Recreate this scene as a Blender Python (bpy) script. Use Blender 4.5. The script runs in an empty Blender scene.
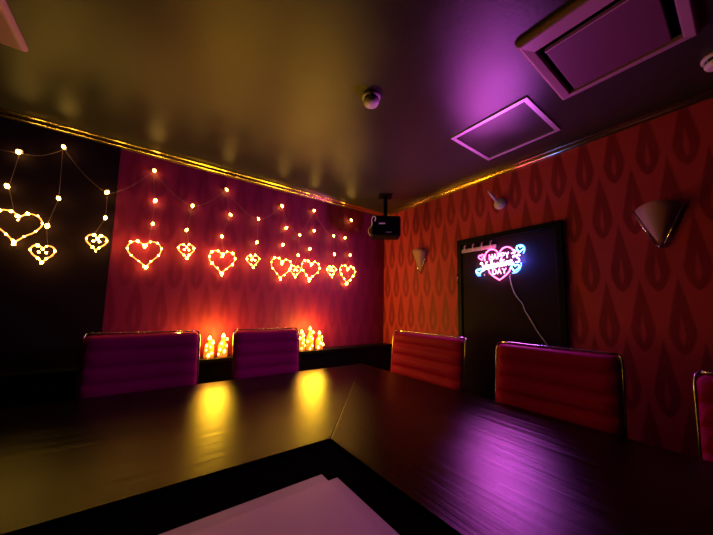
import bpy, bmesh, math, random
from mathutils import Vector, Matrix
random.seed(7)
PI = math.pi
sc = bpy.context.scene
C = sc.collection

XR, YL, CEIL, HC = 2.367, 2.706, 2.496, 1.30      # right wall, left wall, ceiling height, camera height
XB, YB = -3.0, -2.6                               # walls behind the camera
TT = 0.749                                        # table top height

# ------------------------------------------------------------------ helpers
def thing(name, label, cat, loc=(0, 0, 0), rz=0.0, group=None):
    o = bpy.data.objects.new(name, None)
    o.empty_display_size = 0.05
    C.objects.link(o)
    o.location = loc
    o.rotation_euler = (0, 0, rz)
    o['label'] = label
    o['category'] = cat
    if group:
        o['group'] = group
    return o

def obj(name, bm, mat, parent=None, smooth=False, bevel=0.0):
    me = bpy.data.meshes.new(name)
    bmesh.ops.recalc_face_normals(bm, faces=bm.faces)
    bm.to_mesh(me)
    bm.free()
    o = bpy.data.objects.new(name, me)
    C.objects.link(o)
    me.materials.append(mat)
    if smooth:
        for p in me.polygons:
            p.use_smooth = True
    if bevel:
        b = o.modifiers.new('bevel', 'BEVEL')
        b.width = bevel
        b.segments = 3
        b.limit_method = 'ANGLE'
    if parent:
        o.parent = parent
    return o

def struct(o):
    o['kind'] = 'structure'
    return o

def box(bm, x0, x1, y0, y1, z0, z1):
    v = [bm.verts.new(p) for p in ((x0, y0, z0), (x1, y0, z0), (x1, y1, z0), (x0, y1, z0),
                                   (x0, y0, z1), (x1, y0, z1), (x1, y1, z1), (x0, y1, z1))]
    for f in ((0, 3, 2, 1), (4, 5, 6, 7), (0, 1, 5, 4), (1, 2, 6, 5), (2, 3, 7, 6), (3, 0, 4, 7)):
        bm.faces.new([v[i] for i in f])
    return v

def box_bm(*a):
    bm = bmesh.new()
    box(bm, *a)
    return bm

def prism(bm, poly, z0, z1):
    a = [bm.verts.new((x, y, z0)) for x, y in poly]
    b = [bm.verts.new((x, y, z1)) for x, y in poly]
    n = len(poly)
    bm.faces.new(a[::-1])
    bm.faces.new(b)
    for i in range(n):
        bm.faces.new((a[i], a[(i + 1) % n], b[(i + 1) % n], b[i]))

def tube(bm, pts, r, n=8, closed=False):
    pts = [Vector(p) for p in pts]
    m = len(pts)
    rings = []
    ref = None
    for i, p in enumerate(pts):
        if closed:
            t = pts[(i + 1) % m] - pts[i - 1]
        else:
            t = pts[min(i + 1, m - 1)] - pts[max(i - 1, 0)]
        if t.length < 1e-9:
            t = Vector((0, 0, 1))
        t.normalize()
        if ref is None:
            ref = Vector((0, 0, 1)) if abs(t.z) < .9 else Vector((1, 0, 0))
        u = ref - t * ref.dot(t)
        if u.length < 1e-6:
            u = t.orthogonal()
        u.normalize()
        ref = u
        w = t.cross(u)
        rr = r[i] if isinstance(r, (list, tuple)) else r
        rings.append([bm.verts.new(p + (u * math.cos(2 * PI * k / n) + w * math.sin(2 * PI * k / n)) * rr) for k in range(n)])
    for i in range(m if closed else m - 1):
        A, B = rings[i], rings[(i + 1) % m]
        for k in range(n):
            bm.faces.new((A[k], A[(k + 1) % n], B[(k + 1) % n], B[k]))
    if not closed:
        bm.faces.new(rings[0][::-1])
        bm.faces.new(rings[-1])

def tube_bm(pts, r, n=8, closed=False):
    bm = bmesh.new()
    tube(bm, pts, r, n, closed)
    return bm

def lathe_bm(prof, n=28):
    """prof: list of (radius, z)."""
    bm = bmesh.new()
    rings = []
    for r, z in prof:
        if r < 1e-6:
            rings.append([bm.verts.new((0, 0, z))])
        else:
            rings.append([bm.verts.new((r * math.cos(2 * PI * k / n), r * math.sin(2 * PI * k / n), z)) for k in range(n)])
    for A, B in zip(rings, rings[1:]):
        for k in range(n):
            q = [A[k % len(A)], A[(k + 1) % len(A)], B[(k + 1) % len(B)], B[k % len(B)]]
            u = []
            for v in q:
                if v not in u:
                    u.append(v)
            if len(u) >= 3:
                bm.faces.new(u)
    return bm

def smooth_path(pts, sub=6):
    """Catmull-Rom through the points."""
    P = [Vector(p) for p in pts]
    P = [P[0] * 2 - P[1]] + P + [P[-1] * 2 - P[-2]]
    out = []
    for i in range(1, len(P) - 2):
        a, b, c, d = P[i - 1:i + 3]
        for s in range(sub):
            t = s / sub
            out.append(.5 * ((2 * b) + (c - a) * t + (2 * a - 5 * b + 4 * c - d) * t * t + (3 * b - a - 3 * c + d) * t ** 3))
    out.append(P[-2])
    return out

# ------------------------------------------------------------------ materials
def mat(name, col=(.5, .5, .5), rough=.5, metal=0., spec=.5, emit=None, strength=0., coat=0.):
    m = bpy.data.materials.new(name)
    m.use_nodes = True
    b = m.node_tree.nodes['Principled BSDF']
    b.inputs['Base Color'].default_value = (*col, 1)
    b.inputs['Roughness'].default_value = rough
    b.inputs['Metallic'].default_value = metal
    b.inputs['Specular IOR Level'].default_value = spec
    b.inputs['Coat Weight'].default_value = coat
    if emit:
        b.inputs['Emission Color'].default_value = (*emit, 1)
        b.inputs['Emission Strength'].default_value = strength
    return m

class N:
    """small node-graph helper"""
    def __init__(s, m):
        s.t = m.node_tree
        s.bsdf = s.t.nodes['Principled BSDF']
    def new(s, typ, **kw):
        n = s.t.nodes.new(typ)
        for k, v in kw.items():
            setattr(n, k, v)
        return n
    def link(s, a, b):
        s.t.links.new(a, b)
    def m(s, op, a, b=None, c=None):
        n = s.new('ShaderNodeMath', operation=op)
        for i, v in enumerate((a, b, c)):
            if v is None:
                continue
            if isinstance(v, (int, float)):
                n.inputs[i].default_value = v
            else:
                s.link(v, n.inputs[i])
        return n.outputs[0]
    def pos(s):
        g = s.new('ShaderNodeTexCoord')
        x = s.new('ShaderNodeSeparateXYZ')
        s.link(g.outputs['Object'], x.inputs[0])
        return g.outputs['Object'], x.outputs
    def mix(s, fac, a, b):
        n = s.new('ShaderNodeMix', data_type='RGBA')
        if isinstance(fac, (int, float)):
            n.inputs[0].default_value = fac
        else:
            s.link(fac, n.inputs[0])
        for i, v in ((6, a), (7, b)):
            if isinstance(v, tuple):
                n.inputs[i].default_value = (*v, 1)
            else:
                s.link(v, n.inputs[i])
        return n.outputs[2]
    def noise(s, vec, scale, detail=3, sc3=None):
        if sc3:
            mp = s.new('ShaderNodeMapping')
            mp.inputs['Scale'].default_value = sc3
            s.link(vec, mp.inputs[0])
            vec = mp.outputs[0]
        n = s.new('ShaderNodeTexNoise')
        n.inputs['Scale'].default_value = scale
        n.inputs['Detail'].default_value = detail
        s.link(vec, n.inputs['Vector'])
        return n.outputs[0]
    def bump(s, h, strength=.3, dist=.01):
        b = s.new('ShaderNodeBump')
        b.inputs['Strength'].default_value = strength
        b.inputs['Distance'].default_value = dist
        s.link(h, b.inputs['Height'])
        s.link(b.outputs[0], s.bsdf.inputs['Normal'])
        return b

def satin(g, col, rough, ior=1.5, tint=(1, 1, 1), dist='BECKMANN'):
    '''diffuse body under a clear satin lacquer'''
    df = g.new('ShaderNodeBsdfDiffuse')
    gl = g.new('ShaderNodeBsdfAnisotropic', distribution=dist)
    fr = g.new('ShaderNodeFresnel')
    fr.inputs[0].default_value = ior
    gl.inputs['Color'].default_value = (*tint, 1)
    mx = g.new('ShaderNodeMixShader')
    g.link(col, df.inputs['Color'])
    g.link(rough, gl.inputs['Roughness'])
    bumps = [n for n in g.t.nodes if n.type == 'BUMP']
    for b in bumps:
        for n in (df, gl):
            g.link(b.outputs[0], n.inputs['Normal'])
    g.link(fr.outputs[0], mx.inputs[0])
    g.link(df.outputs[0], mx.inputs[1])
    g.link(gl.outputs[0], mx.inputs[2])
    g.link(mx.outputs[0], g.t.nodes['Material Output'].inputs[0])

def wallpaper(name, axis, contrast, WP_BG, WP_DROP):
    """red damask paper: half-drop rows of teardrops, each with a slim inner drop"""
    m = mat(name, rough=.45)
    g = N(m)
    vec, xyz = g.pos()
    u0 = g.m('DIVIDE', g.m('SUBTRACT', xyz[axis], 2.014), .155)
    v0 = g.m('DIVIDE', g.m('SUBTRACT', xyz[2], 1.422), .35)
    row = g.m('FLOOR', v0)
    t = g.m('FRACT', v0)
    odd = g.m('MODULO', g.m('ABSOLUTE', row), 2.0)
    def dist(shift):
        uu = g.m('ADD', g.m('ADD', u0, g.m('MULTIPLY', odd, .5)), shift + 50.5)
        return g.m('ABSOLUTE', g.m('SUBTRACT', g.m('FRACT', uu), .5))
    def prof(tt, w, H, p):
        # round at the bottom, running out to a point at the top
        q = g.m('DIVIDE', tt, H)
        q = g.m('MINIMUM', g.m('MAXIMUM', q, 0.0), 1.0)
        s1 = g.m('POWER', g.m('MINIMUM', g.m('DIVIDE', q, .30), 1.0), .55)
        s2 = g.m('POWER', g.m('SUBTRACT', 1.0, q), p)
        return g.m('MULTIPLY', g.m('MULTIPLY', s1, s2), w)
    def mask(d, pr, soft=.035):
        r = g.new('ShaderNodeMapRange')
        r.inputs[1].default_value = .01
        r.inputs[2].default_value = .01 + 2 * soft
        g.link(g.m('SUBTRACT', pr, d), r.inputs[0])
        return r.outputs[0]
    d1 = dist(0.0)
    d2 = dist(.5)
    outer = mask(d1, prof(t, .52, 1.28, .85))
    tip = mask(d2, prof(g.m('ADD', t, 1.0), .52, 1.28, .85))
    inner = mask(d1, prof(g.m('SUBTRACT', t, .14), .17, .62, 1.0), .03)
    drop = g.m('MAXIMUM', g.m('SUBTRACT', outer, g.m('MULTIPLY', inner, .9)), tip)
    wear = g.noise(vec, 9.0, 4)
    drop2 = g.m('MULTIPLY', drop, g.m('ADD', .72, g.m('MULTIPLY', wear, .4)))
    col = g.mix(g.m('MULTIPLY', drop2, contrast), WP_BG, WP_DROP)
    g.link(col, g.bsdf.inputs['Base Color'])
    g.link(g.m('SUBTRACT', .62, g.m('MULTIPLY', drop, .12)), g.bsdf.inputs['Roughness'])
    g.bsdf.inputs['Specular IOR Level'].default_value = .3
    g.bump(g.m('ADD', g.m('MULTIPLY', drop, .4), g.m('MULTIPLY', g.noise(vec, 160., 2), .3)), .25, .004)
    return m

M = {}
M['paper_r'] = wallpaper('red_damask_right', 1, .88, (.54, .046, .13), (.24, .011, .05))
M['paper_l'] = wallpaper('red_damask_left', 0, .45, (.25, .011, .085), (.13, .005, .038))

def ceiling_mat():
    m = mat('dark_satin_ceiling')
    g = N(m)
    vec, _ = g.pos()
    n1 = g.noise(vec, 3.0, 5)
    n2 = g.noise(vec, 55.0, 4)
    g.bump(g.m('ADD', g.m('MULTIPLY', n2, .5), n1), .10, .01)
    satin(g, g.mix(n1, (.029, .029, .027), (.050, .049, .044)), g.m('ADD', .31, g.m('MULTIPLY', n1, .14)), 1.48)
    return m
M['ceiling'] = ceiling_mat()

def wood_mat(name, axis):
    m = mat(name)
    g = N(m)
    vec, _ = g.pos()
    s = (.55, 14, 14) if axis == 0 else (14, .55, 14)
    n1 = g.noise(vec, 1.6, 6, s)
    n2 = g.noise(vec, 5.0, 5, s)
    n3 = g.noise(vec, 1.3, 2)
    g.bump(g.m('ADD', g.m('MULTIPLY', n2, .45), g.m('ADD', n1, g.m('MULTIPLY', n3, .4))), .34, .006)
    satin(g, g.mix(n1, (.002, .0013, .0008), (.010, .006, .003)), g.m('ADD', .28, g.m('MULTIPLY', n2, .14)), 1.29)
    return m
M['wood_x'] = wood_mat('brown_grained_wood_along', 0)
M['wood_y'] = wood_mat('brown_grained_wood_across', 1)

def leather():
    m = mat('burgundy_leather', (.30, .025, .085), .5, spec=.07)
    g = N(m)
    vec, _ = g.pos()
    g.link(g.mix(g.noise(vec, 5., 3), (.26, .004, .10), (.31, .006, .125)), g.bsdf.inputs['Base Color'])
    g.bsdf.inputs['Specular Tint'].default_value = (1, .04, .35, 1)
    g.bump(g.noise(vec, 240., 3), .18, .002)
    return m
M['leather'] = leather()

def carpet():
    m = mat('dark_carpet', (.012, .011, .012), .95, spec=.1)
    g = N(m)
    vec, _ = g.pos()
    g.link(g.mix(g.noise(vec, 90., 2), (.008, .007, .008), (.02, .017, .018)), g.bsdf.inputs['Base Color'])
    return m
M['carpet'] = carpet()
M['black_wall_shade'] = mat('black_paint_and_shade', (.010, .003, .010), .8, spec=.15)  # black of the rear walls, and shade colour for the left wall's added board
M['black'] = mat('black_matte_board', (.003, .003, .003), .85, spec=0.)
M['black_satin'] = mat('black_satin', (.005, .005, .005), .4, spec=.10)
M['black_plastic'] = mat('black_plastic', (.004, .004, .0045), .5, spec=.12)
M['door'] = mat('black_door_lacquer', (.022, .014, .022), .45, spec=.05)
M['brass'] = mat('polished_brass', (.85, .60, .25), .22, 1.)
M['chrome'] = mat('chrome', (.8, .8, .82), .13, 1.)
M['dark_chrome'] = mat('dark_chrome', (.38, .37, .40), .22, 1.)
M['alu'] = mat('brushed_aluminium', (.75, .73, .75), .42, .85)
M['white'] = mat('off_white_plastic', (.62, .58, .60), .35)
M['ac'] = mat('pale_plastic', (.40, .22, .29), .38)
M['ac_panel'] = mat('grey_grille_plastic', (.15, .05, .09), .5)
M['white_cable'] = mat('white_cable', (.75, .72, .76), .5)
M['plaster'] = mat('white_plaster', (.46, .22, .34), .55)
M['wire'] = mat('thin_pale_wire', (.30, .20, .20), .4)

def film():
    m = mat('translucent_film', (.92, .74, .88), .5)
    g = N(m)
    tr = g.new('ShaderNodeBsdfTransparent')
    mx = g.new('ShaderNodeMixShader')
    mx.inputs[0].default_value = .42
    g.link(tr.outputs[0], mx.inputs[1])
    g.link(g.bsdf.outputs[0], mx.inputs[2])
    g.link(mx.outputs[0], g.t.nodes['Material Output'].inputs[0])
    return m
M['film'] = film()

def acrylic():
    m = mat('clear_acrylic', (.9, .9, .9), .1)
    g = N(m)
    tr = g.new('ShaderNodeBsdfTransparent')
    mx = g.new('ShaderNodeMixShader')
    mx.inputs[0].default_value = .008
    g.link(tr.outputs[0], mx.inputs[1])
    g.link(g.bsdf.outputs[0], mx.inputs[2])
    g.link(mx.outputs[0], g.t.nodes['Material Output'].inputs[0])
    return m
M['acrylic'] = acrylic()

WARM = (1.0, .56, .05)
M['bulb'] = mat('warm_fairy_bulb', (.9, .7, .4), .4, emit=(1.0, .56, .08), strength=34)
M['bulb_heart'] = mat('warm_heart_bulb', (.9, .7, .4), .4, emit=(1.0, .56, .06), strength=54)
M['rope'] = mat('warm_light_rope', (.9, .6, .3), .4, emit=(1.0, .22, .05), strength=2.6)
M['flame'] = mat('candle_bulb', (.9, .6, .3), .4, emit=(1.0, .44, .06), strength=22)
M['jar'] = mat('glowing_amber_glass', (.7, .15, .03), .3, emit=(1.0, .14, .012), strength=1.6)
M['neon_pink'] = mat('neon_pink', (.9, .4, .6), .4, emit=(1.0, .09, .36), strength=8)
M['neon_rose'] = mat('neon_rose', (.9, .6, .8), .4, emit=(1.0, .20, .60), strength=12)
M['neon_white'] = mat('neon_white', (.9, .8, .9), .4, emit=(1.0, .42, .85), strength=12)
M['neon_blue'] = mat('neon_blue', (.6, .8, .9), .4, emit=(.04, .12, 1.0), strength=12)
M['neon_cyan'] = mat('neon_cyan', (.6, .9, .9), .4, emit=(.10, .55, 1.0), strength=8)

# ------------------------------------------------------------------ room shell
struct(obj('floor', box_bm(XB - .1, XR + .1, YB - .1, YL + .1, -.08, 0), M['carpet']))
struct(obj('ceiling', box_bm(XB - .1, XR + .1, YB - .1, YL + .1, CEIL, CEIL + .1), M['ceiling']))
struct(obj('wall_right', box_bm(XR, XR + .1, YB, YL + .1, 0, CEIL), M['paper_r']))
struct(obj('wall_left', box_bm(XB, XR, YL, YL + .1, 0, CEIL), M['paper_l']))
struct(obj('wall_back', box_bm(XB - .1, XB, YB, YL + .1, 0, CEIL), M['black_wall_shade']))
struct(obj('wall_front', box_bm(XB - .1, XR + .1, YB - .1, YB, 0, CEIL), M['black_wall_shade']))
# shade over the left wall's left stretch, put in as an added black board
struct(obj('shade_board', box_bm(XB, -.25, YL - .006, YL, 0, CEIL - .045), M['black_wall_shade']))

def cornice(p0, p1, inward):
    """two-bead brass strip in the angle of wall and ceiling"""
    bm = bmesh.new()
    prof = [(0, 0), (.034, 0), (.034, -.006), (.026, -.012), (.020, -.013), (.020, -.020),
            (.014, -.030), (.008, -.034), (.008, -.042), (0, -.046)]
    rings = []
    for p in (p0, p1):
        rings.append([bm.verts.new(Vector(p) + Vector(inward) * a + Vector((0, 0, b))) for a, b in prof])
    n = len(prof)
    for k in range(n):
        bm.faces.new((rings[0][k], rings[0][(k + 1) % n], rings[1][(k + 1) % n], rings[1][k]))
    bm.faces.new(rings[0])
    bm.faces.new(rings[1][::-1])
    return bm
struct(obj('trim_1', cornice((XB, YL, CEIL), (XR - .035, YL, CEIL), (0, -1, 0)), M['brass']))
struct(obj('trim_2', cornice((XR, YB, CEIL), (XR, YL, CEIL), (-1, 0, 0)), M['brass']))

# black ledge running under the hearts
bm = bmesh.new()
box(bm, XB, XR, 2.565, YL - .007, 0, .842)
box(bm, XB, XR, 2.548, YL - .007, .842, .874)
struct(obj('trim_4', bm, M['black_satin'], bevel=.004))

# ------------------------------------------------------------------ door
DY0, DY1, DZ = .759, 1.623, 1.952
d = bpy.data.objects.new('door_1', None)
C.objects.link(d)
d.location = (XR, (DY0 + DY1) / 2, 0)
d['kind'] = 'structure'
hw = (DY1 - DY0) / 2
bm = bmesh.new()
box(bm, -.030, 0, -hw, -hw + .045, 0, DZ)
box(bm, -.030, 0, hw - .045, hw, 0, DZ)
box(bm, -.030, 0, -hw + .045, hw - .045, DZ - .045, DZ)
obj('door_frame', bm, M['black_satin'], d, bevel=.004)
obj('door_leaf', box_bm(-.016, -.002, -hw + .047, hw - .047, .005, DZ - .047), M['door'], d, bevel=.002)
for z in (.25, 1.586):
    obj('hinge', tube_bm([(-.034, hw - .004, z - .045), (-.034, hw - .004, z + .045)], .007, 10), M['brass'], d, True)
bm = lathe_bm([(0, 0), (.024, 0), (.024, .006), (.009, .008), (.009, .03), (.022, .034), (.027, .05), (.02, .064), (0, .067)], 20)
bmesh.ops.rotate(bm, verts=bm.verts, cent=(0, 0, 0), matrix=Matrix.Rotation(-PI / 2, 3, 'Y'))
bmesh.ops.translate(bm, verts=bm.verts, vec=(-.016, -hw + .12, .95))
obj('door_knob', bm, M['brass'], d, True)

# hook rack hung over the top of the door
t = thing('hook_rack', 'small pale rail with four hooks at the top left corner of the black door', 'hook rack', (XR - .017, 1.408, 1.84))
obj('rail', box_bm(-.012, -.001, -.165, .165, -.016, .016), M['white'], t, bevel=.003)
for y in (-.125, -.042, .042, .125):
    obj('hook', tube_bm(smooth_path([(-.012, y, .0), (-.022, y, .006), (-.024, y, .03), (-.016, y, .046), (-.006, y, .05)], 4), .006, 8), M['white'], t, True)

# ------------------------------------------------------------------ neon sign
SY, SZ, SX = 1.203, 1.682, XR - .060
K = .93
sign = thing('neon_sign', 'pink, white and blue heart neon sign reading HAPPY Valentine\'s DAY on the black door', 'neon sign', (SX, SY, SZ))
def S(u, v):                     # sign face: u to the right as seen from the room, v up
    return (0, -u * K, v * K)
def heart_pts(w, h, n=40, cu=0, cv=0, rot=0.):
    out = []
    for k in range(n):
        a = 2 * PI * k / n
        x = math.sin(a) ** 3 * w / 2
        y = (13 * math.cos(a) - 5 * math.cos(2 * a) - 2 * math.cos(3 * a) - math.cos(4 * a) + 2.55) / 29 * h
        out.append((cu + x * math.cos(rot) - y * math.sin(rot), cv + x * math.sin(rot) + y * math.cos(rot)))
    return out
def neon(name, paths, r, m):
    bm = bmesh.new()
    for pts, closed in paths:
        tube(bm, [S(*p) for p in pts], r * .95, 6, closed)
    return obj(name, bm, m, sign, True)

STROKE = {
    'H': [[(0, 0), (0, 1)], [(.7, 0), (.7, 1)], [(0, .5), (.7, .5)]],
    'A': [[(0, 0), (.38, 1), (.76, 0)], [(.16, .38), (.60, .38)]],
    'P': [[(0, 0), (0, 1), (.45, 1), (.65, .86), (.65, .62), (.45, .48), (0, .48)]],
    'Y': [[(0, 1), (.37, .5), (.74, 1)], [(.37, .5), (.37, 0)]],
    'D': [[(0, 0), (0, 1), (.38, 1), (.68, .75), (.68, .25), (.38, 0), (0, 0)]],
}
def word(text, cu, cv, hgt, gap=.26, wide=1.0):
    ws = [max(p[0] for s in STROKE[c] for p in s) for c in text]
    tot = sum(ws) + gap * (len(text) - 1)
    x = -tot / 2
    paths = []
    for c, w in zip(text, ws):
        for s in STROKE[c]:
            paths.append(([(cu + (x + px) * hgt * wide, cv + (py - .5) * hgt) for px, py in s], False))
        x += w + gap
    return paths
heart = [p for p in heart_pts(.27, .285, 56, 0, -.005)]
# heart outline broken by the script line: an upper pair of lobes and a lower point
up = [p for p in heart if p[1] > .035]
k0 = max(range(len(up)), key=lambda i: math.dist(up[i], up[i - 1]))
up = up[k0:] + up[:k0]
lo = [(-.098, -.048), (-.088, -.078), (-.062, -.105), (-.03, -.128), (0, -.148), (.03, -.128), (.062, -.105), (.088, -.078), (.098, -.048)]
neon('heart_outline', [(up, False), (lo, False)], .0055, M['neon_pink'])
neon('lettering_happy', word('HAPPY', .0, .066, .048, .28, .78), .0036, M['neon_rose'])['label'] = 'pink neon word HAPPY'
neon('lettering_day', word('DAY', .0, -.070, .046, .28, .95), .0036, M['neon_rose'])['label'] = 'pink neon word DAY'
# the script word Valentine's
def sc_path(pts):
    return (smooth_path([(a, b, 0) for a, b in pts], 5), False)
scr = [
    [(-.166, .022), (-.158, .034), (-.150, .026), (-.140, -.026), (-.132, -.028), (-.116, .016), (-.106, .034)],            # V
    [(-.090, .000), (-.100, .006), (-.108, -.008), (-.104, -.024), (-.094, -.022), (-.088, .004), (-.087, -.018), (-.080, -.024),
     (-.070, -.006), (-.060, .030), (-.064, .040), (-.070, .030), (-.068, -.018), (-.060, -.024)],                         # a l
    [(-.060, -.024), (-.046, -.010), (-.038, .002), (-.044, .006), (-.050, -.006), (-.044, -.024), (-.032, -.022), (-.024, -.006)],   # e
    [(-.024, .004), (-.023, -.024), (-.018, -.004), (-.010, .006), (-.003, .000), (-.002, -.020), (.004, -.024), (.012, -.010)],      # n
    [(.018, .034), (.016, -.014), (.022, -.024), (.031, -.018)],                                                           # t
    [(.038, .004), (.038, -.018), (.044, -.024), (.050, -.018)],                                                           # i
    [(.054, .004), (.055, -.024), (.060, -.004), (.068, .006), (.075, .000), (.076, -.020), (.082, -.024)],                # n
    [(.082, -.024), (.096, -.008), (.103, .004), (.096, .008), (.090, -.006), (.096, -.023), (.108, -.022), (.116, -.012)],   # e
]
paths = [sc_path([(a * 1.06, b * 1.15 + a * .09) for a, b in s]) for s in scr]
paths.append(([(.009 * 1.06, .020), (.032 * 1.06, .022)], False))                    # bar of the t
paths.append(([(.040 * 1.06, .026), (.041 * 1.06, .030)], False))                    # dot of the i
paths.append(([(.126, .052), (.122, .036)], False))                                  # apostrophe
paths.append(sc_path([(.178, .046), (.166, .056), (.152, .050), (.154, .034), (.168, .022), (.172, .004), (.160, -.008), (.144, -.002)]))   # s
paths = [([(p[0], p[1]) for p in pts], c) for pts, c in paths]
neon('lettering_valentines', paths, .0044, M['neon_white'])['label'] = "white script neon word Valentine's"
neon('small_heart', [(heart_pts(.052, .052, 26, -.166, .073, .18), True)], .0045, M['neon_pink'])['label'] = 'small pink neon heart at upper left'
neon('arrow_tail', [([(.110, .072), (.138, .083), (.146, .086), (.132, .100)], False)], .004, M['neon_white'])
neon('arrow_shaft', [([(-.112, -.030), (-.158, -.052)], False)], .004, M['neon_white'])
neon('round_charm', [(heart_pts(.060, .058, 26, .180, .100, -.25), True)], .0058, M['neon_cyan'])['label'] = 'cyan neon heart at upper right'
for pts in ([(.205, .060), (.219, .085), (.219, .110), (.204, .130), (.182, .138)],
            [(.112, -.096), (.142, -.096), (.172, -.072), (.186, -.040), (.186, -.015)],
            [(-.222, -.040), (-.222, -.068), (-.204, -.094), (-.176, -.096)]):
    neon('blue_edge', [(pts, False)], .0040, M['neon_blue'])['label'] = 'blue neon edge'
neon('arrow_heart', [(heart_pts(.054, .052, 26, -.190, -.058, .2), True)], .0058, M['neon_cyan'])['label'] = 'cyan neon heart at lower left'
neon('corner_heart', [(heart_pts(.064, .062, 26, .135, -.056, -.22), True)], .0058, M['neon_cyan'])['label'] = 'pale cyan neon heart at lower right'
bm = bmesh.new()
prism(bm, [(-.225, -.115), (-.04, -.165), (.06, -.165), (.20, -.115), (.235, .06), (.215, .145), (-.10, .165), (-.215, .11)], 0, .004)
bmesh.ops.transform(bm, verts=bm.verts, matrix=Matrix(((0, 0, 1, .010), (-K, 0, 0, 0), (0, K, 0, 0), (0, 0, 0, 1))))
obj('backing_plate', bm, M['acrylic'], sign)
for u, v in ((-.17, .08), (.18, .09), (-.15, -.09), (.15, -.09)):
    obj('standoff', tube_bm([(.014, -u * K, v * K), (.0435, -u * K, v * K)], .005, 8), M['chrome'], sign, True)

cb = obj('sign_cable', tube_bm(smooth_path([(SX + .024, 1.125, 1.585), (XR - .026, 1.135, 1.555), (XR - .024, 1.115, 1.462), (XR - .024, 1.085, 1.40),
                                             (XR - .024, 1.047, 1.350), (XR - .024, 1.032, 1.30), (XR - .024, 1.000, 1.243), (XR - .024, .945, 1.14),
                                             (XR - .024, .892, 1.060), (XR - .024, .80, .90), (XR - .038, .74, .70), (XR - .010, .70, .35)], 6), .0038, 8), M['white_cable'], None, True)
cb['label'] = 'thin white cable hanging from the neon sign down the black door'
cb['category'] = 'cable'

# ------------------------------------------------------------------ heart lights
HY = YL - .032
BULB = lathe_bm([(0, -.009), (.004, -.0085), (.0078, -.004), (.0085, 0), (.0078, .004), (.004, .0085), (0, .009)], 8)
bulb_me = bpy.data.meshes.new('bulb'); BULB.to_mesh(bulb_me); BULB.free(); bulb_me.materials.append(M['bulb'])
hb = lathe_bm([(0, -.007), (.0035, -.0066), (.0060, -.003), (.0066, 0), (.0060, .003), (.0035, .0066), (0, .007)], 8)
hbulb_me = bpy.data.meshes.new('heart_bulb'); hb.to_mesh(hbulb_me); hb.free(); hbulb_me.materials.append(M['bulb_heart'])
for me in (bulb_me, hbulb_me):
    for p in me.polygons:
        p.use_smooth = True

HEARTS = [
    (-0.698, 1.756, 1, [(-0.729, 2.238), (-0.754, 2.007)]),
    (-0.569, 1.601, 0, [(-0.538, 2.332), (-0.528, 1.978), (-0.567, 1.786)]),
    (-0.322, 1.709, 0, [(-0.293, 2.079), (-0.289, 1.895)]),
    (-0.049, 1.665, 1, [(-0.044, 2.328), (-0.018, 2.093), (-0.024, 1.909)]),
    (0.214, 1.722, 0, [(0.232, 2.102), (0.203, 1.894)]),
    (0.486, 1.661, 1, [(0.48, 2.314), (0.526, 2.096), (0.465, 1.891)]),
    (0.737, 1.697, 0, [(0.764, 2.099), (0.764, 1.878)]),
    (1.015, 1.658, 1, [(0.992, 2.282), (1.047, 2.072), (1.019, 1.896)]),
    (1.15, 1.641, 0, [(1.178, 2.016), (1.175, 1.809)]),
    (1.326, 1.667, 1, [(1.343, 2.313), (1.356, 2.096), (1.305, 1.896)]),
    (1.565, 1.677, 0, [(1.578, 2.072), (1.593, 1.87)]),
    (1.788, 1.663, 1, [(1.827, 2.305), (1.749, 2.083), (1.823, 1.892)]),
]
HLABEL = [
    'large glowing heart light at the far left, cut by the photo edge',
    'small glowing heart light just right of and below the leftmost large heart',
    'small glowing heart light left of the second large heart, against the black shade board',
    'second large glowing heart light from the left, hanging above the leftmost chair',
    'small glowing heart light between the second and third large hearts',
    'third large glowing heart light from the left, above the gap left of the second chair',
    'small glowing heart light right of the third large heart, above the second chair',
    'fourth large glowing heart light from the left, touching a small heart on its right',
    'small glowing heart light squeezed between the fourth and fifth large hearts',
    'fifth large glowing heart light from the left, in the crowded right group',
    'small glowing heart light between the fifth and the rightmost large hearts',
    'rightmost large glowing heart light, nearest the room corner below the black speaker',
]
for (hx, hz, big, bl), lab in zip(HEARTS, HLABEL):
    t = thing('heart_light', lab, 'heart light', (hx, HY - (0 if big else .028), hz), 0, 'heart lights hanging on the left wall')
    w, h = (.205, .205) if big else (.110, .112)
    nb = 16 if big else 8
    ang = random.uniform(-.12, .12)
    base = heart_pts(w, h, 48, 0, 0, ang)
    fr = obj('heart_frame', tube_bm([(x, .006 * math.sin(i * 1.7), z) for i, (x, z) in enumerate(base)], .0036 if big else .004, 6, True), M['rope'], t, True)
    pts = heart_pts(w * 1.01, h * 1.01, nb, 0, 0, ang)
    for i, (x, z) in enumerate(pts):
        o = bpy.data.objects.new('bulb', hbulb_me)
        C.objects.link(o)
        o.parent = fr
        o.location = (x + random.uniform(-.004, .004), -.006 + random.uniform(-.004, .004), z + random.uniform(-.004, .004))
        s = random.choice((.7, .9, 1.1, 1.35))
        o.scale = (s, s, s)
    if not big:
        for sx in (-1, 1):
            o = bpy.data.objects.new('bulb', hbulb_me)
            C.objects.link(o)
            o.parent = fr
            o.location = (sx * .016, -.008, .012)
    notch = max((p for p in base if abs(p[0]) < .02), key=lambda p: p[1])
    line = [(bx - hx, 0, bz - hz) for bx, bz in bl] + [(notch[0], 0, notch[1])]
    obj('cord', tube_bm(line, .0009, 5), M['wire'], t)
    for bx, bz in bl:
        o = bpy.data.objects.new('bulb', bulb_me)
        C.objects.link(o)
        o.parent = t
        o.location = (bx - hx + random.uniform(-.006, .006), -.008, bz - hz)
        o.rotation_euler = (random.uniform(-.5, .5), random.uniform(-.8, .8), 0)
        s = random.uniform(1.1, 1.4)
        o.scale = (s, s, s * 1.25)
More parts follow.
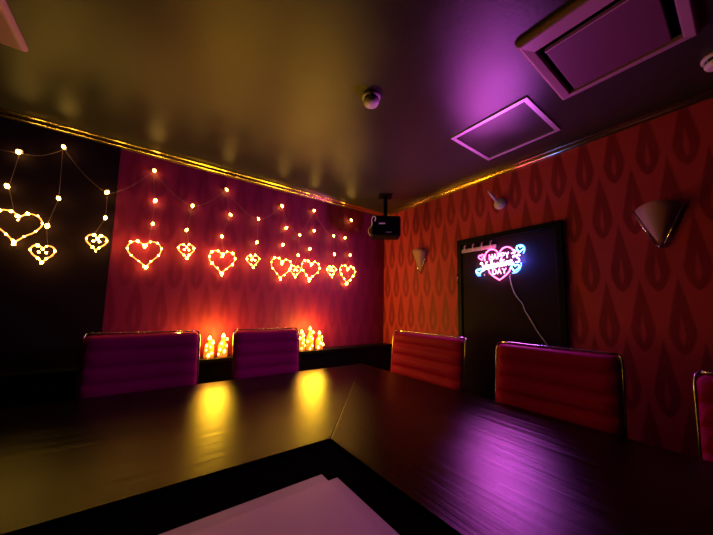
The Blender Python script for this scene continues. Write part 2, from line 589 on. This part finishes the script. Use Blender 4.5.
# the main wire zigzagging from drop to drop
top = [(-1.05, 2.30)] + [h[3][0] for h in HEARTS] + [(1.95, 2.20)]
wire = []
for (x0, z0), (x1, z1) in zip(top, top[1:]):
    for k in range(6):
        f = k / 6
        wire.append((x0 + (x1 - x0) * f, HY + .006, z0 + (z1 - z0) * f - .03 * math.sin(PI * f)))
wire.append((top[-1][0], HY + .006, top[-1][1]))
w_root = thing('string_light_wire', 'thin zigzag wire that the glowing hearts hang from along the left wall', 'light wire', (0, 0, 0))
obj('main_wire', tube_bm(wire, .0010, 5), M['wire'], w_root)
for x, z in top:
    if z > 2.2:
        obj('clip', box_bm(x - .008, x + .008, HY + .004, YL - .0005 if x > -.28 else YL - .0065, z + .004, z + .022), M['white_cable'], w_root)

# ------------------------------------------------------------------ glowing bottle lights on the ledge
LZ = .874
flame_bm = lathe_bm([(0, -.011), (.007, -.008), (.0095, -.002), (.007, .006), (.003, .013), (0, .017)], 8)
flame_me = bpy.data.meshes.new('candle_bulb'); flame_bm.to_mesh(flame_me); flame_bm.free(); flame_me.materials.append(M['flame'])
for p in flame_me.polygons:
    p.use_smooth = True
def bottle(x, y, h, lab, seed):
    rnd = random.Random(seed)
    t = thing('bottle_light', lab, 'bottle light', (x, y, LZ + .0005), 0, 'glowing bottle lights on the ledge')
    r = .037
    obj('glass_bottle', lathe_bm([(0, 0), (r * .92, 0), (r, .006), (r, h * .52), (r * .86, h * .66), (r * .42, h * .80), (r * .36, h * .93), (r * .42, h * .94), (r * .42, h * .97), (0, h * .97)], 20), M['jar'], t, True)
    spots = [(0, 0, h * 1.04, 1.5)]
    for k in range(6):
        a = -PI / 2 + (k % 2 * 2 - 1) * rnd.uniform(.1, 1.1)
        z = h * (.10 + .74 * (k + rnd.uniform(-.3, .3)) / 5)
        rr = r * (1.05 if z < h * .56 else .82)
        spots.append((math.cos(a) * rr, math.sin(a) * rr, z, rnd.uniform(.6, 1.3)))
    for sx, sy, sz, s in spots:
        o = bpy.data.objects.new('candle_bulb', flame_me)
        C.objects.link(o)
        o.parent = t
        o.location = (sx, sy, sz)
        o.scale = (s, s, s)
    obj('wire_handle', tube_bm([(r * .5 * math.cos(a), 0, h * .97 + .05 * math.sin(a)) for a in [PI * k / 8 for k in range(9)]], .002, 6), M['black_plastic'], t, True)
bottle(.425, 2.635, .145, 'glowing amber bottle light, left one of the pair between the two left chairs', 1)
bottle(.525, 2.625, .160, 'glowing amber bottle light, right one of the pair between the two left chairs', 2)
bottle(1.245, 2.645, .165, 'glowing amber bottle light on the ledge, touching the second chair\'s right top corner', 3)
bottle(1.325, 2.625, .195, 'tallest glowing amber bottle light, in the middle of the three right of the second chair', 4)
bottle(1.435, 2.632, .150, 'glowing amber bottle light on the ledge, rightmost of the three right of the second chair', 5)
bottle(.205, 2.630, .190, 'glowing bottle light mostly hidden behind the leftmost chair', 6)

# ------------------------------------------------------------------ table
TX0, TX1, TY0, TY1 = -1.35, 1.745, -.95, 2.31
IX0, IX1, IY0, IY1 = -.32, .66, .18, 1.085
tb = thing('conference_table', 'large square dark brown wooden table with mitred boards and black centre', 'table', (0, 0, 0))
g = .0015
def board(name, poly, m):
    bm = bmesh.new()
    prism(bm, poly, TT - .045, TT)
    return obj(name, bm, m, tb, bevel=.0025)
board('tabletop_board', [(TX0 + g, TY1), (IX0 + g, IY1), (IX1 - g, IY1), (TX1 - g, TY1)], M['wood_x'])
board('tabletop_board', [(TX1, TY1 - g), (IX1, IY1 - g), (IX1, IY0 + g), (TX1, TY0 + g)], M['wood_y'])
board('tabletop_board', [(TX0 + g, TY0), (TX1 - g, TY0), (IX1 - g, IY0), (IX0 + g, IY0)], M['wood_x'])
board('tabletop_board', [(TX0, TY1 - g), (TX0, TY0 + g), (IX0, IY0 + g), (IX0, IY1 - g)], M['wood_y'])
obj('centre_panel', box_bm(IX0 + .002, IX1 - .002, IY0 + .002, IY1 - .002, TT - .045, TT - .012), M['black'], tb)
bm = bmesh.new()
AI = .56
box(bm, TX0 + AI, TX1 - AI, TY1 - AI - .03, TY1 - AI, TT - .12, TT - .045)
box(bm, TX0 + AI, TX1 - AI, TY0 + AI, TY0 + AI + .03, TT - .12, TT - .045)
box(bm, TX0 + AI, TX0 + AI + .03, TY0 + AI + .03, TY1 - AI - .03, TT - .12, TT - .045)
box(bm, TX1 - AI - .03, TX1 - AI, TY0 + AI + .03, TY1 - AI - .03, TT - .12, TT - .045)
obj('apron', bm, M['black_satin'], tb)
for x in (TX0 + .12, TX1 - .12):
    for y in (TY0 + .12, TY1 - .12):
        obj('leg', box_bm(x - .04, x + .04, y - .04, y + .04, 0, TT - .045), M['black_satin'], tb, bevel=.005)

# two translucent sheets lying on the black centre
SHZ = TT - .012
def sheet(cx, cy, w, dd, z, rz, lab):
    o = obj('plastic_sheet', box_bm(-w, 0, -dd, 0, 0, .0012), M['film'])
    o.location = (cx, cy, z)
    o.rotation_euler = (0, 0, rz)
    o['label'] = lab
    o['category'] = 'sheet'
    o['group'] = 'translucent sheets on the table'
sheet(.512, .893, .62, .46, SHZ + .0003, .0, 'translucent pale sheet on the table, reaching further left, underneath the other sheet')
sheet(.544, .846, .62, .46, SHZ + .0018, .0, 'translucent pale sheet lying on top of the other, its dark strip showing at right')

# ------------------------------------------------------------------ chairs
def rounded_pad(w, h, th, ribs, bulge, curve, n=26, m=6):
    """ribbed upholstered pad in the xz plane, front towards -y, bottom edge at z = 0; corners rounded"""
    bm = bmesh.new()
    rz = m * ribs
    R = .035
    def halfw(z):
        dz = max(0, R - (h - z), R - z)
        return w / 2 - (R - math.sqrt(max(0, R * R - dz * dz)))
    F, B = [], []
    for j in range(rz + 1):
        z = h * j / rz
        f = (j % m) / m
        puff = bulge * (math.sin(PI * f) ** .42 if 0 < f < 1 else 0)
        hwid = halfw(min(max(z, .002), h - .002))
        rf, rb = [], []
        for i in range(n + 1):
            s = -1 + 2 * i / n
            s = math.copysign(abs(s) ** .85, s)
            x = s * hwid
            edge = (1 - abs(s) ** 10)
            cz = curve * (x / (w / 2)) ** 2
            rf.append(bm.verts.new((x, -th / 2 * (.35 + .65 * edge) - puff * edge - cz, z)))
            rb.append(bm.verts.new((x, th / 2 * (.35 + .65 * edge) + puff * .6 * edge - cz, z)))
        F.append(rf)
        B.append(rb)
    for j in range(rz):
        for i in range(n):
            bm.faces.new((F[j][i], F[j][i + 1], F[j + 1][i + 1], F[j + 1][i]))
            bm.faces.new((B[j][i], B[j + 1][i], B[j + 1][i + 1], B[j][i + 1]))
        bm.faces.new((F[j][0], F[j + 1][0], B[j + 1][0], B[j][0]))
        bm.faces.new((F[j][n], B[j][n], B[j + 1][n], F[j + 1][n]))
    for i in range(n):
        bm.faces.new((F[0][i], B[0][i], B[0][i + 1], F[0][i + 1]))
        bm.faces.new((F[rz][i], F[rz][i + 1], B[rz][i + 1], B[rz][i]))
    return bm

def chair(x, y, rz, w, top, lab, tilt=.10):
    """chair with its backrest's foot at (x, y); it faces local -y (towards the table)"""
    t = thing('conference_chair', lab, 'chair', (x, y, 0), rz, 'ribbed leather chairs around the table')
    hb_ = .60
    z0 = top - hb_ * math.cos(tilt)
    lift = Matrix.Translation((0, 0, z0)) @ Matrix.Rotation(-tilt, 4, 'X')
    bm = rounded_pad(w, hb_, .022, 6, .024, .022)
    bmesh.ops.transform(bm, verts=bm.verts, matrix=lift)
    obj('backrest', bm, M['leather'], t, True)
    bm = rounded_pad(w, .44, .030, 4, .010, .0)
    bmesh.ops.transform(bm, verts=bm.verts, matrix=Matrix.Translation((0, -.02, .475)) @ Matrix.Rotation(PI / 2, 4, 'X'))
    obj('seat', bm, M['leather'], t, True)
    hx = w / 2 + .005
    # chrome frame: two side rails that bend over at the top, and a thin top rail
    for s in (-1, 1):
        pts = [(s * hx, -.40, .455), (s * hx, -.06, .455), (s * hx, .0, z0 + .02)] + \
              [tuple(lift @ Vector((s * hx, -.018, hb_ * q))) for q in (.15, .4, .7, .94)] + \
              [tuple(lift @ Vector((s * (hx - .012), -.004, hb_ + .006))), tuple(lift @ Vector((s * (hx - .04), .004, hb_ + .012)))]
        obj('side_rail', tube_bm(smooth_path(pts, 4), 0.0065, 8), M['dark_chrome'], t, True)
        arm = [tuple(lift @ Vector((s * (hx + .010), -.018, .22))), (s * (hx + .035), -.06, z0 + .185), (s * (hx + .035), -.30, z0 + .175),
               (s * (hx + .035), -.345, z0 + .12), (s * (hx + .020), -.33, .475), (s * (hx + .008), -.32, .455)]
        obj('armrest', tube_bm(smooth_path(arm, 4), .010, 8), M['dark_chrome'], t, True)
    pts = [tuple(lift @ Vector((hx * q, .006 - .018 * q * q, hb_ + .011))) for q in [-.93 + 1.86 * k / 10 for k in range(11)]]
    obj('top_rail', tube_bm(pts, .0065, 8), M['chrome'], t, True)
    obj('column', lathe_bm([(0, .06), (.030, .06), (.030, .22), (.019, .22), (.019, .43), (.09, .44), (.09, .452), (0, .452)], 18), M['chrome'], t, True).location = (0, -.22, 0)
    for k in range(5):
        a = 2 * PI * k / 5 + .3
        ca, sa = math.cos(a), math.sin(a)
        leg = obj('leg', tube_bm([(ca * .02, -.22 + sa * .02, .088), (ca * .16, -.22 + sa * .16, .080), (ca * .27, -.22 + sa * .27, .062)], [.018, .015, .011], 8), M['chrome'], t, True)
        bm = bmesh.new()
        bmesh.ops.create_uvsphere(bm, u_segments=12, v_segments=8, radius=.027)
        bmesh.ops.translate(bm, verts=bm.verts, vec=(ca * .265, -.22 + sa * .265, .027))
        obj('caster', bm, M['black_plastic'], leg, True)
    return t
# left side of the room: face -y
chair(.005, 2.372, .0, .62, 1.094, 'leather chair at the far left below the hearts, its wide back lit dark purple')
chair(.828, 2.372, -.02, .53, 1.092, 'magenta leather chair in front of the ledge, second from the left')
# right side of the room: face -x
chair(1.825, 1.612, -PI / 2 - .03, .76, 1.080, 'magenta leather chair left of the black door, beside the room corner')
chair(1.850, .700, -PI / 2 + .03, .61, 1.078, 'red leather chair in front of the black door, with a shiny top rail')
chair(1.900, -.118, -PI / 2, .56, 1.036, 'chair at the right photo edge, only its chrome corner showing')

# ------------------------------------------------------------------ speaker in the corner
sp = thing('loudspeaker', 'black loudspeaker hung from the ceiling in the room corner', 'loudspeaker', (1.945, 2.205, 2.135), math.atan2(-.59, .81))
obj('cabinet', box_bm(-.150, .150, -.085, .105, -.108, .108), M['black_plastic'], sp, bevel=.022)
obj('grille', box_bm(-.135, .135, -.094, -.083, -.094, .094), M['black'], sp, bevel=.004)
obj('badge', box_bm(-.075, -.012, -.098, -.093, .012, .024), M['white_cable'], sp)
obj('small_badge', box_bm(-.004, .050, -.098, -.093, -.075, -.068), M['alu'], sp)
obj('cable', tube_bm(smooth_path([(-.156, -.05, -.100), (-.176, -.055, -.07), (-.176, -.055, -.03), (-.145, -.06, .005), (-.120, -.088, .035), (-.112, -.102, .075), (-.132, -.10, .088),
                                  (-.150, -.09, .06), (-.146, -.09, .02), (-.150, -.06, .0)], 5), .0048, 8), M['white_cable'], sp, True)
bm = bmesh.new()
box(bm, -.02, .02, .02, .06, .10, CEIL - 2.135 - .008)
box(bm, -.07, .07, -.03, .11, CEIL - 2.135 - .010, CEIL - 2.135 - .0005)
box(bm, -.035, .035, -.01, .09, .106, .125)
obj('ceiling_bracket', bm, M['black_plastic'], sp, bevel=.003)

# ------------------------------------------------------------------ wall sconces
def sconce(y, ztip, lab, R=.095, Hh=.25, lean=.10):
    t = thing('wall_sconce', lab, 'wall lamp', (XR, y, ztip), 0, 'half cone wall sconces')
    bm = bmesh.new()
    n, mm = 18, 8
    rings = []
    for j in range(mm + 1):
        f = .05 + .95 * j / mm
        row = []
        for i in range(n + 1):
            a = PI * i / n
            r = R * f ** .9
            # a fan that opens upward and leans out into the room
            z = Hh * f * (1 - .10 * abs(math.cos(a)) ** 2)
            row.append(bm.verts.new((-.006 - math.sin(a) * r * .85, math.cos(a) * r, z)))
        rings.append(row)
    for j in range(mm):
        for i in range(n):
            bm.faces.new((rings[j][i], rings[j][i + 1], rings[j + 1][i + 1], rings[j + 1][i]))
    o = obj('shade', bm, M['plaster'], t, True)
    s = o.modifiers.new('thick', 'SOLIDIFY')
    s.thickness = .006
    for sy in (-1, 1):
        obj('edge_rod', tube_bm([(-.012, sy * .012, -.006), (-.016, sy * (R + .012), Hh * .93)], .0055, 8), M['chrome'], t, True)
    obj('wall_plate', box_bm(-.006, -.0005, -.05, .05, .10, .20), M['alu'], t, bevel=.002)
    bm = bmesh.new()
    bmesh.ops.create_uvsphere(bm, u_segments=12, v_segments=8, radius=.012)
    bmesh.ops.translate(bm, verts=bm.verts, vec=(-.013, 0, -.004))
    obj('finial', bm, M['chrome'], t, True)
    return t
sconce(2.096, 1.690, 'small half cone wall sconce near the room corner, left of the black door')
sconce(.285, 1.685, 'half cone wall sconce on the dark wall right of the black door')

# small round fixture above the door
f = thing('wall_spotlight', 'small white round wall fixture with a short rod above the black door', 'wall fixture', (XR, 1.205, 2.20))
bm = lathe_bm([(0, 0), (.045, 0), (.048, .006), (.047, .022), (.036, .040), (.018, .050), (0, .052)], 24)
bmesh.ops.rotate(bm, verts=bm.verts, cent=(0, 0, 0), matrix=Matrix.Rotation(-PI / 2, 3, 'Y'))
obj('mount', bm, M['white'], f, True)
obj('rod', tube_bm([(-.040, .008, .012), (-.085, .022, .055), (-.135, .034, .092)], [.012, .013, .007], 10), M['white'], f, True)

# ------------------------------------------------------------------ ceiling things
h = thing('ceiling_hatch', 'square ceiling access hatch with a thin bright metal frame', 'ceiling hatch', (1.866, .912, CEIL))
X, Yh, wf = .242, .250, .024
bm = bmesh.new()
for a, b, c_, d_ in ((-X, X, -Yh, -Yh + wf), (-X, X, Yh - wf, Yh), (-X, -X + wf, -Yh + wf, Yh - wf), (X - wf, X, -Yh + wf, Yh - wf)):
    box(bm, a, b, c_, d_, -.010, -.0003)
obj('frame', bm, M['alu'], h)
obj('panel', box_bm(-X + wf, X - wf, -Yh + wf, Yh - wf, -.004, -.0003), M['ceiling'], h)

P_SIGN, P_CAN = 14.0, 10.5
def lamp(name, typ, loc, col, power, size, rot=(0, 0, 0), sy=None):
    l = bpy.data.lights.new(name, typ)
    l.color = col
    l.energy = power
    if typ == 'AREA':
        l.shape = 'RECTANGLE'
        l.size, l.size_y = size, sy
    else:
        l.shadow_soft_size = size
    o = bpy.data.objects.new(name, l)
    C.objects.link(o)
    o.location = loc
    o.rotation_euler = rot
    return o
# pink and blue tubes also light the door right behind them
lamp('neon_sign_light', 'POINT', (SX - .015, SY + .10, SZ + .03), (1.0, .04, .30), 1.0, .03)
lamp('neon_sign_light', 'POINT', (SX - .015, SY - .17, SZ + .01), (.06, .11, 1.0), 1.6, .03)
# the light the neon sign and the two groups of bottle lights give off
lamp('neon_sign_light', 'AREA', (SX - .012, SY, SZ), (.80, .09, .85), P_SIGN, .28, (0, PI / 2, 0), .38)
lamp('bottle_light_glow', 'POINT', (.475, 2.55, LZ + .17), (1.0, .60, .02), P_CAN, .085)
lamp('bottle_light_glow', 'POINT', (1.335, 2.55, LZ + .18), (1.0, .60, .02), P_CAN * 1.35, .10)

def ac_unit(x, y, rz, lab):
    t = thing('ceiling_air_conditioner', lab, 'air conditioner', (x, y, CEIL), rz, 'ceiling air conditioners')
    # outer 0.54 x 0.48, hanging 0.05 below the ceiling
    ax, ay, dz = .270, .246, -.028
    def ring(x0, x1, y0, y1, z):
        return [(x0, y0, z), (x1, y0, z), (x1, y1, z), (x0, y1, z)]
    bm = bmesh.new()
    loops = [ring(-ax - .006, ax + .006, -ay - .006, ay + .006, -.0005), ring(-ax - .006, ax + .006, -ay - .006, ay + .006, -.012), ring(-ax, ax, -ay, ay, dz + .006),
             ring(-ax + .008, ax - .008, -ay + .008, ay - .008, dz),
             ring(-ax + .088, ax - .030, -ay + .040, ay - .040, dz + .004), ring(-ax + .092, ax - .034, -ay + .044, ay - .044, -.004)]
    vs = [[bm.verts.new(p) for p in lp] for lp in loops]
    for A, B in zip(vs, vs[1:]):
        for k in range(4):
            bm.faces.new((A[k], A[(k + 1) % 4], B[(k + 1) % 4], B[k]))
    obj('frame', bm, M['ac'], t, bevel=.004)
    obj('recess', box_bm(-ax + .093, ax - .035, -ay + .045, ay - .045, -.006, -.0008), M['black'], t)
    obj('grille_panel', box_bm(-ax + .128, ax - .050, -ay + .072, ay - .068, dz + .002, -.012), M['ac_panel'], t, bevel=.004)
    obj('lip', box_bm(-ax + .118, -ax + .127, -ay + .072, ay - .068, dz + .001, -.012), M['ac'], t)
    obj('hanger', box_bm(-.06, .06, -.05, .05, -.0125, -.0058), M['black'], t)
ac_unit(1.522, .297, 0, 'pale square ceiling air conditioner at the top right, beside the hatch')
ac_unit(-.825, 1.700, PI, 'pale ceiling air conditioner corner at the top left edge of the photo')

def detector(x, y, s, name, lab, cat):
    t = thing(name, lab, cat, (x, y, CEIL))
    t['group'] = 'round ceiling fixtures'
    obj('base', lathe_bm([(0, -.0004), (.056 * s, -.0004), (.056 * s, -.012), (.050 * s, -.016), (0, -.016)], 28), M['white'], t, True)
    obj('head', lathe_bm([(0, -.016), (.044 * s, -.016), (.046 * s, -.022), (.044 * s, -.030), (0, -.030)], 28), M['black_plastic'], t, True)
    obj('cap', lathe_bm([(0, -.030), (.047 * s, -.030), (.048 * s, -.036), (.042 * s, -.048), (.026 * s, -.056), (0, -.058)], 28), M['white'], t, True)
    for k in range(4):
        a = PI / 4 + k * PI / 2
        obj('rib', box_bm(-.004, .004, -.002, .002, -.032, -.014), M['white'], t).location = (math.cos(a) * .046 * s, math.sin(a) * .046 * s, 0)
detector(.938, 1.195, .92, 'smoke_detector', 'round smoke detector in the middle of the ceiling', 'smoke detector')
detector(2.055, .012, .95, 'smoke_detector', 'round pale ceiling detector cut by the right photo edge', 'smoke detector')

# ------------------------------------------------------------------ world, camera, output
w = bpy.data.worlds.new('world')
sc.world = w
w.use_nodes = True
w.node_tree.nodes['Background'].inputs[0].default_value = (0, 0, 0, 1)
w.node_tree.nodes['Background'].inputs[1].default_value = 0

cam = bpy.data.cameras.new('camera')
co = bpy.data.objects.new('camera', cam)
C.objects.link(co)
R_ = ((0.8070525970474459, 0.07197078458783303, 0.5860770527539741),
      (-0.5902055121280202, 0.06808638347903315, 0.804376589563898),
      (0.017987747292930453, -0.9950801226788514, 0.09742684638623944))
mw = Matrix.Identity(4)
for i in range(3):
    mw[i][0] = R_[i][0]
    mw[i][1] = -R_[i][1]
    mw[i][2] = -R_[i][2]
mw[2][3] = HC
co.matrix_world = mw
F, CX, CY = 285.92686676398563, 358.4852142618214, 279.4151287209259
cam.sensor_fit = 'HORIZONTAL'
cam.sensor_width = 36.0
cam.lens = F / 713 * 36.0
cam.shift_x = (356.5 - CX) / 713
cam.shift_y = (CY - 267.5) / 713
cam.clip_start = .02
sc.camera = co

vs = sc.view_settings
sc.display_settings.display_device = 'sRGB'
vs.view_transform = 'Standard'
vs.look = 'None'
vs.exposure = 0.0
vs.gamma = 1.0
vs.use_curve_mapping = False
sc.cycles.use_denoising = True
sc.cycles.sample_clamp_indirect = 4.0
